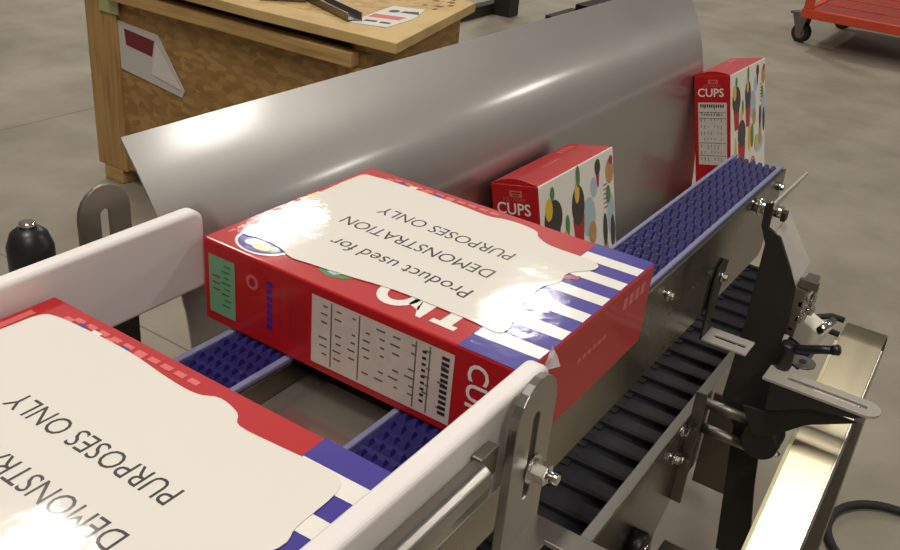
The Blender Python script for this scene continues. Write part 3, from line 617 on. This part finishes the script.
# strap of green cloth on the post corner
MB().box((XC - .005, 2.212, -.372), (XC - .0005, 2.30, -.262)).build('corner_wrap', mat('pale_green_tape', (168, 170, 120), .6), cr)
# packing slip stuck on the crate
ps = thing('packing_slip', (XC, 2.1, -.5), 'torn white packing slip with maroon bar stuck on the crate side', 'paper')
xf = XC + .0115
MB().prism([(2.234, -.392), (2.053, -.402), (1.944, -.552), (1.955, -.575), (2.232, -.544)], 'x', xf - .003, xf - .001).build('paper_sheet', mat('slip_paper', (198, 190, 184), .55), ps)
MB().prism([(2.205, -.412), (2.068, -.424), (2.082, -.475), (2.200, -.462)], 'x', xf - .0040, xf - .0031).build('maroon_bar', maroon, ps)
MB().prism([(2.060, -.430), (2.088, -.530), (1.955, -.552)], 'x', xf - .0052, xf - .0042).build('folded_corner', mat('slip_fold', (216, 208, 200), .5), ps)
# printed label on lid
lbp = thing('paper_label', (1.63, 1.32, -.2322), 'white paper label with red and black print lying on the crate lid', 'label')
MB().prism([(1.470, 1.345), (1.510, 1.250), (1.66, 1.268), (1.775, 1.315), (1.735, 1.400), (1.60, 1.375)], 'z', -.2322, -.2316).build('label_sheet', white_p, lbp)
b = MB(); b.mi = 0; b.quad([(1.565, 1.36, -.2314), (1.60, 1.28, -.2314), (1.645, 1.285, -.2314), (1.61, 1.37, -.2314)]); b.mi = 1
b.disc(1.68, 1.355, .020, .014, -.2314, n=12); b.quad([(1.68, 1.335, -.2314), (1.70, 1.285, -.2314), (1.73, 1.305, -.2314), (1.705, 1.338, -.2314)]); b.quad([(1.515, 1.335, -.2314), (1.53, 1.305, -.2314), (1.55, 1.31, -.2314), (1.535, 1.34, -.2314)]); b.quad([(1.53, 1.295, -.2314), (1.54, 1.268, -.2314), (1.56, 1.273, -.2314), (1.55, 1.30, -.2314)])
b.build('label_print', [pink_p, ink], lbp, fix=False)
# folded steel brackets on the lid
fb = thing('folded_steel_bracket', (1.56, 1.5, -.232), 'folded grey steel channel lying on top of the crate lid', 'bracket')
def bar(p, q, w_, h_):
    p = Vector((*p, 0)); q = Vector((*q, 0)); d = (q - p).normalized(); s_ = Vector((-d.y, d.x, 0)) * w_ / 2; b = MB(); b.mi = 0
    for off in (-1, 1):
        a = [p + s_ * off, q + s_ * off]; t = s_.normalized() * .004 * -off
        v = [(*(a[0].xy), -.232), (*(a[1].xy), -.232), (*((a[1] + t).xy), -.232), (*((a[0] + t).xy), -.232)]
        v += [(x, y, -.232 + h_) for x, y, z in v]; b.add(v, [(0, 3, 2, 1), (4, 5, 6, 7), (0, 1, 5, 4), (1, 2, 6, 5), (2, 3, 7, 6), (3, 0, 4, 7)])
    v = [(*(x.xy), -.2318) for x in (p - s_, q - s_, q + s_, p + s_)]; v += [(x, y, -.228) for x, y, z in v]; b.add(v, [(0, 3, 2, 1), (4, 5, 6, 7), (0, 1, 5, 4), (1, 2, 6, 5), (2, 3, 7, 6), (3, 0, 4, 7)])
    return b
bar((1.60, 1.60), (1.492, 1.345), .045, .022).build('channel', ss_dull, fb); bar((1.485, 1.68), (1.57, 1.585), .045, .022).build('channel', ss_dull, fb)

# ------------------------------------------------------------------ orange cart
ct = thing('flatbed_cart', (6.4, .6, ZF), 'orange steel flatbed cart with red deck on casters at the top right', 'cart')
MB().box((5.86, .22, -.735), (6.86, 1.165, -.715)).build('deck', orange_d, ct)
b = MB(); b.box((5.82, .18, -.76), (5.86, 1.205, -.705)); b.box((6.86, .18, -.76), (6.90, 1.205, -.705)); b.box((5.86, 1.165, -.76), (6.86, 1.205, -.705)); b.box((5.86, .18, -.76), (6.86, .22, -.705)); b.build('deck_frame', orange, ct, bevel=.004)
for x in (6.19, 6.53): MB().box((x, .22, -.7149), (x + .012, 1.165, -.710)).build('deck_seam', orange, ct)
MB().box((5.83, 1.150, -.7049), (5.89, 1.20, .05)).build('upright', orange, ct, bevel=.004)
for x, y in ((6.02, 1.235), (6.78, 1.14), (5.98, .24), (6.78, .24)):
    b = MB(); b.box((x - .065, y - .045, -.775), (x + .065, y + .045, -.7605)); b.prism([(x - .055, -.775), (x + .055, -.775), (x - .0, -.90), (x - .035, -.90)], 'y', y - .032, y - .028); b.prism([(x - .055, -.775), (x + .055, -.775), (x - .0, -.90), (x - .035, -.90)], 'y', y + .028, y + .032)
    Rc = Matrix.Translation((x, y, 0)) @ Matrix.Rotation(math.radians(72), 4, 'Z') @ Matrix.Translation((-x, -y, 0)); b.v = [tuple(Rc @ Vector(p)) for p in b.v]
    k = b.build('caster_fork', ss_dull, ct)
    q = MB(); q.lathe((x - .02, y - .022, ZF + .063), (0, 1, 0), [(0, .055), (.004, .063), (.040, .063), (.044, .055)], 30); q.v = [tuple(Rc @ Vector(p)) for p in q.v]; wv = sub(q, 'caster_wheel', rub, k); wv.location = (0, 0, 0)
    q = MB(); q.lathe((x - .02, y - .0245, ZF + .063), (0, 1, 0), [(0, .035), (.049, .035)], 24); q.v = [tuple(Rc @ Vector(p)) for p in q.v]; sub(q, 'wheel_hub', ss_dull, k)
# dark machine stand in the distance
ms = thing('machine_stand', (5.0, 2.9, ZF), 'dark steel machine stand on the floor beyond the crate', 'machine stand')
MB().box((4.90, 2.80, ZF), (5.02, 2.92, .1)).build('post', blk_st, ms); MB().box((4.3, 2.92, ZF), (5.0, 2.99, ZF + .07)).build('base_beam', blk_st, ms)
MB().box((5.35, 2.30, ZF), (5.9, 2.55, ZF + .08)).build('base_beam', blk, ms) ; MB().box((5.03, 2.55, ZF), (5.4, 2.60, ZF + .04)).build('base_beam', blk_st, ms)
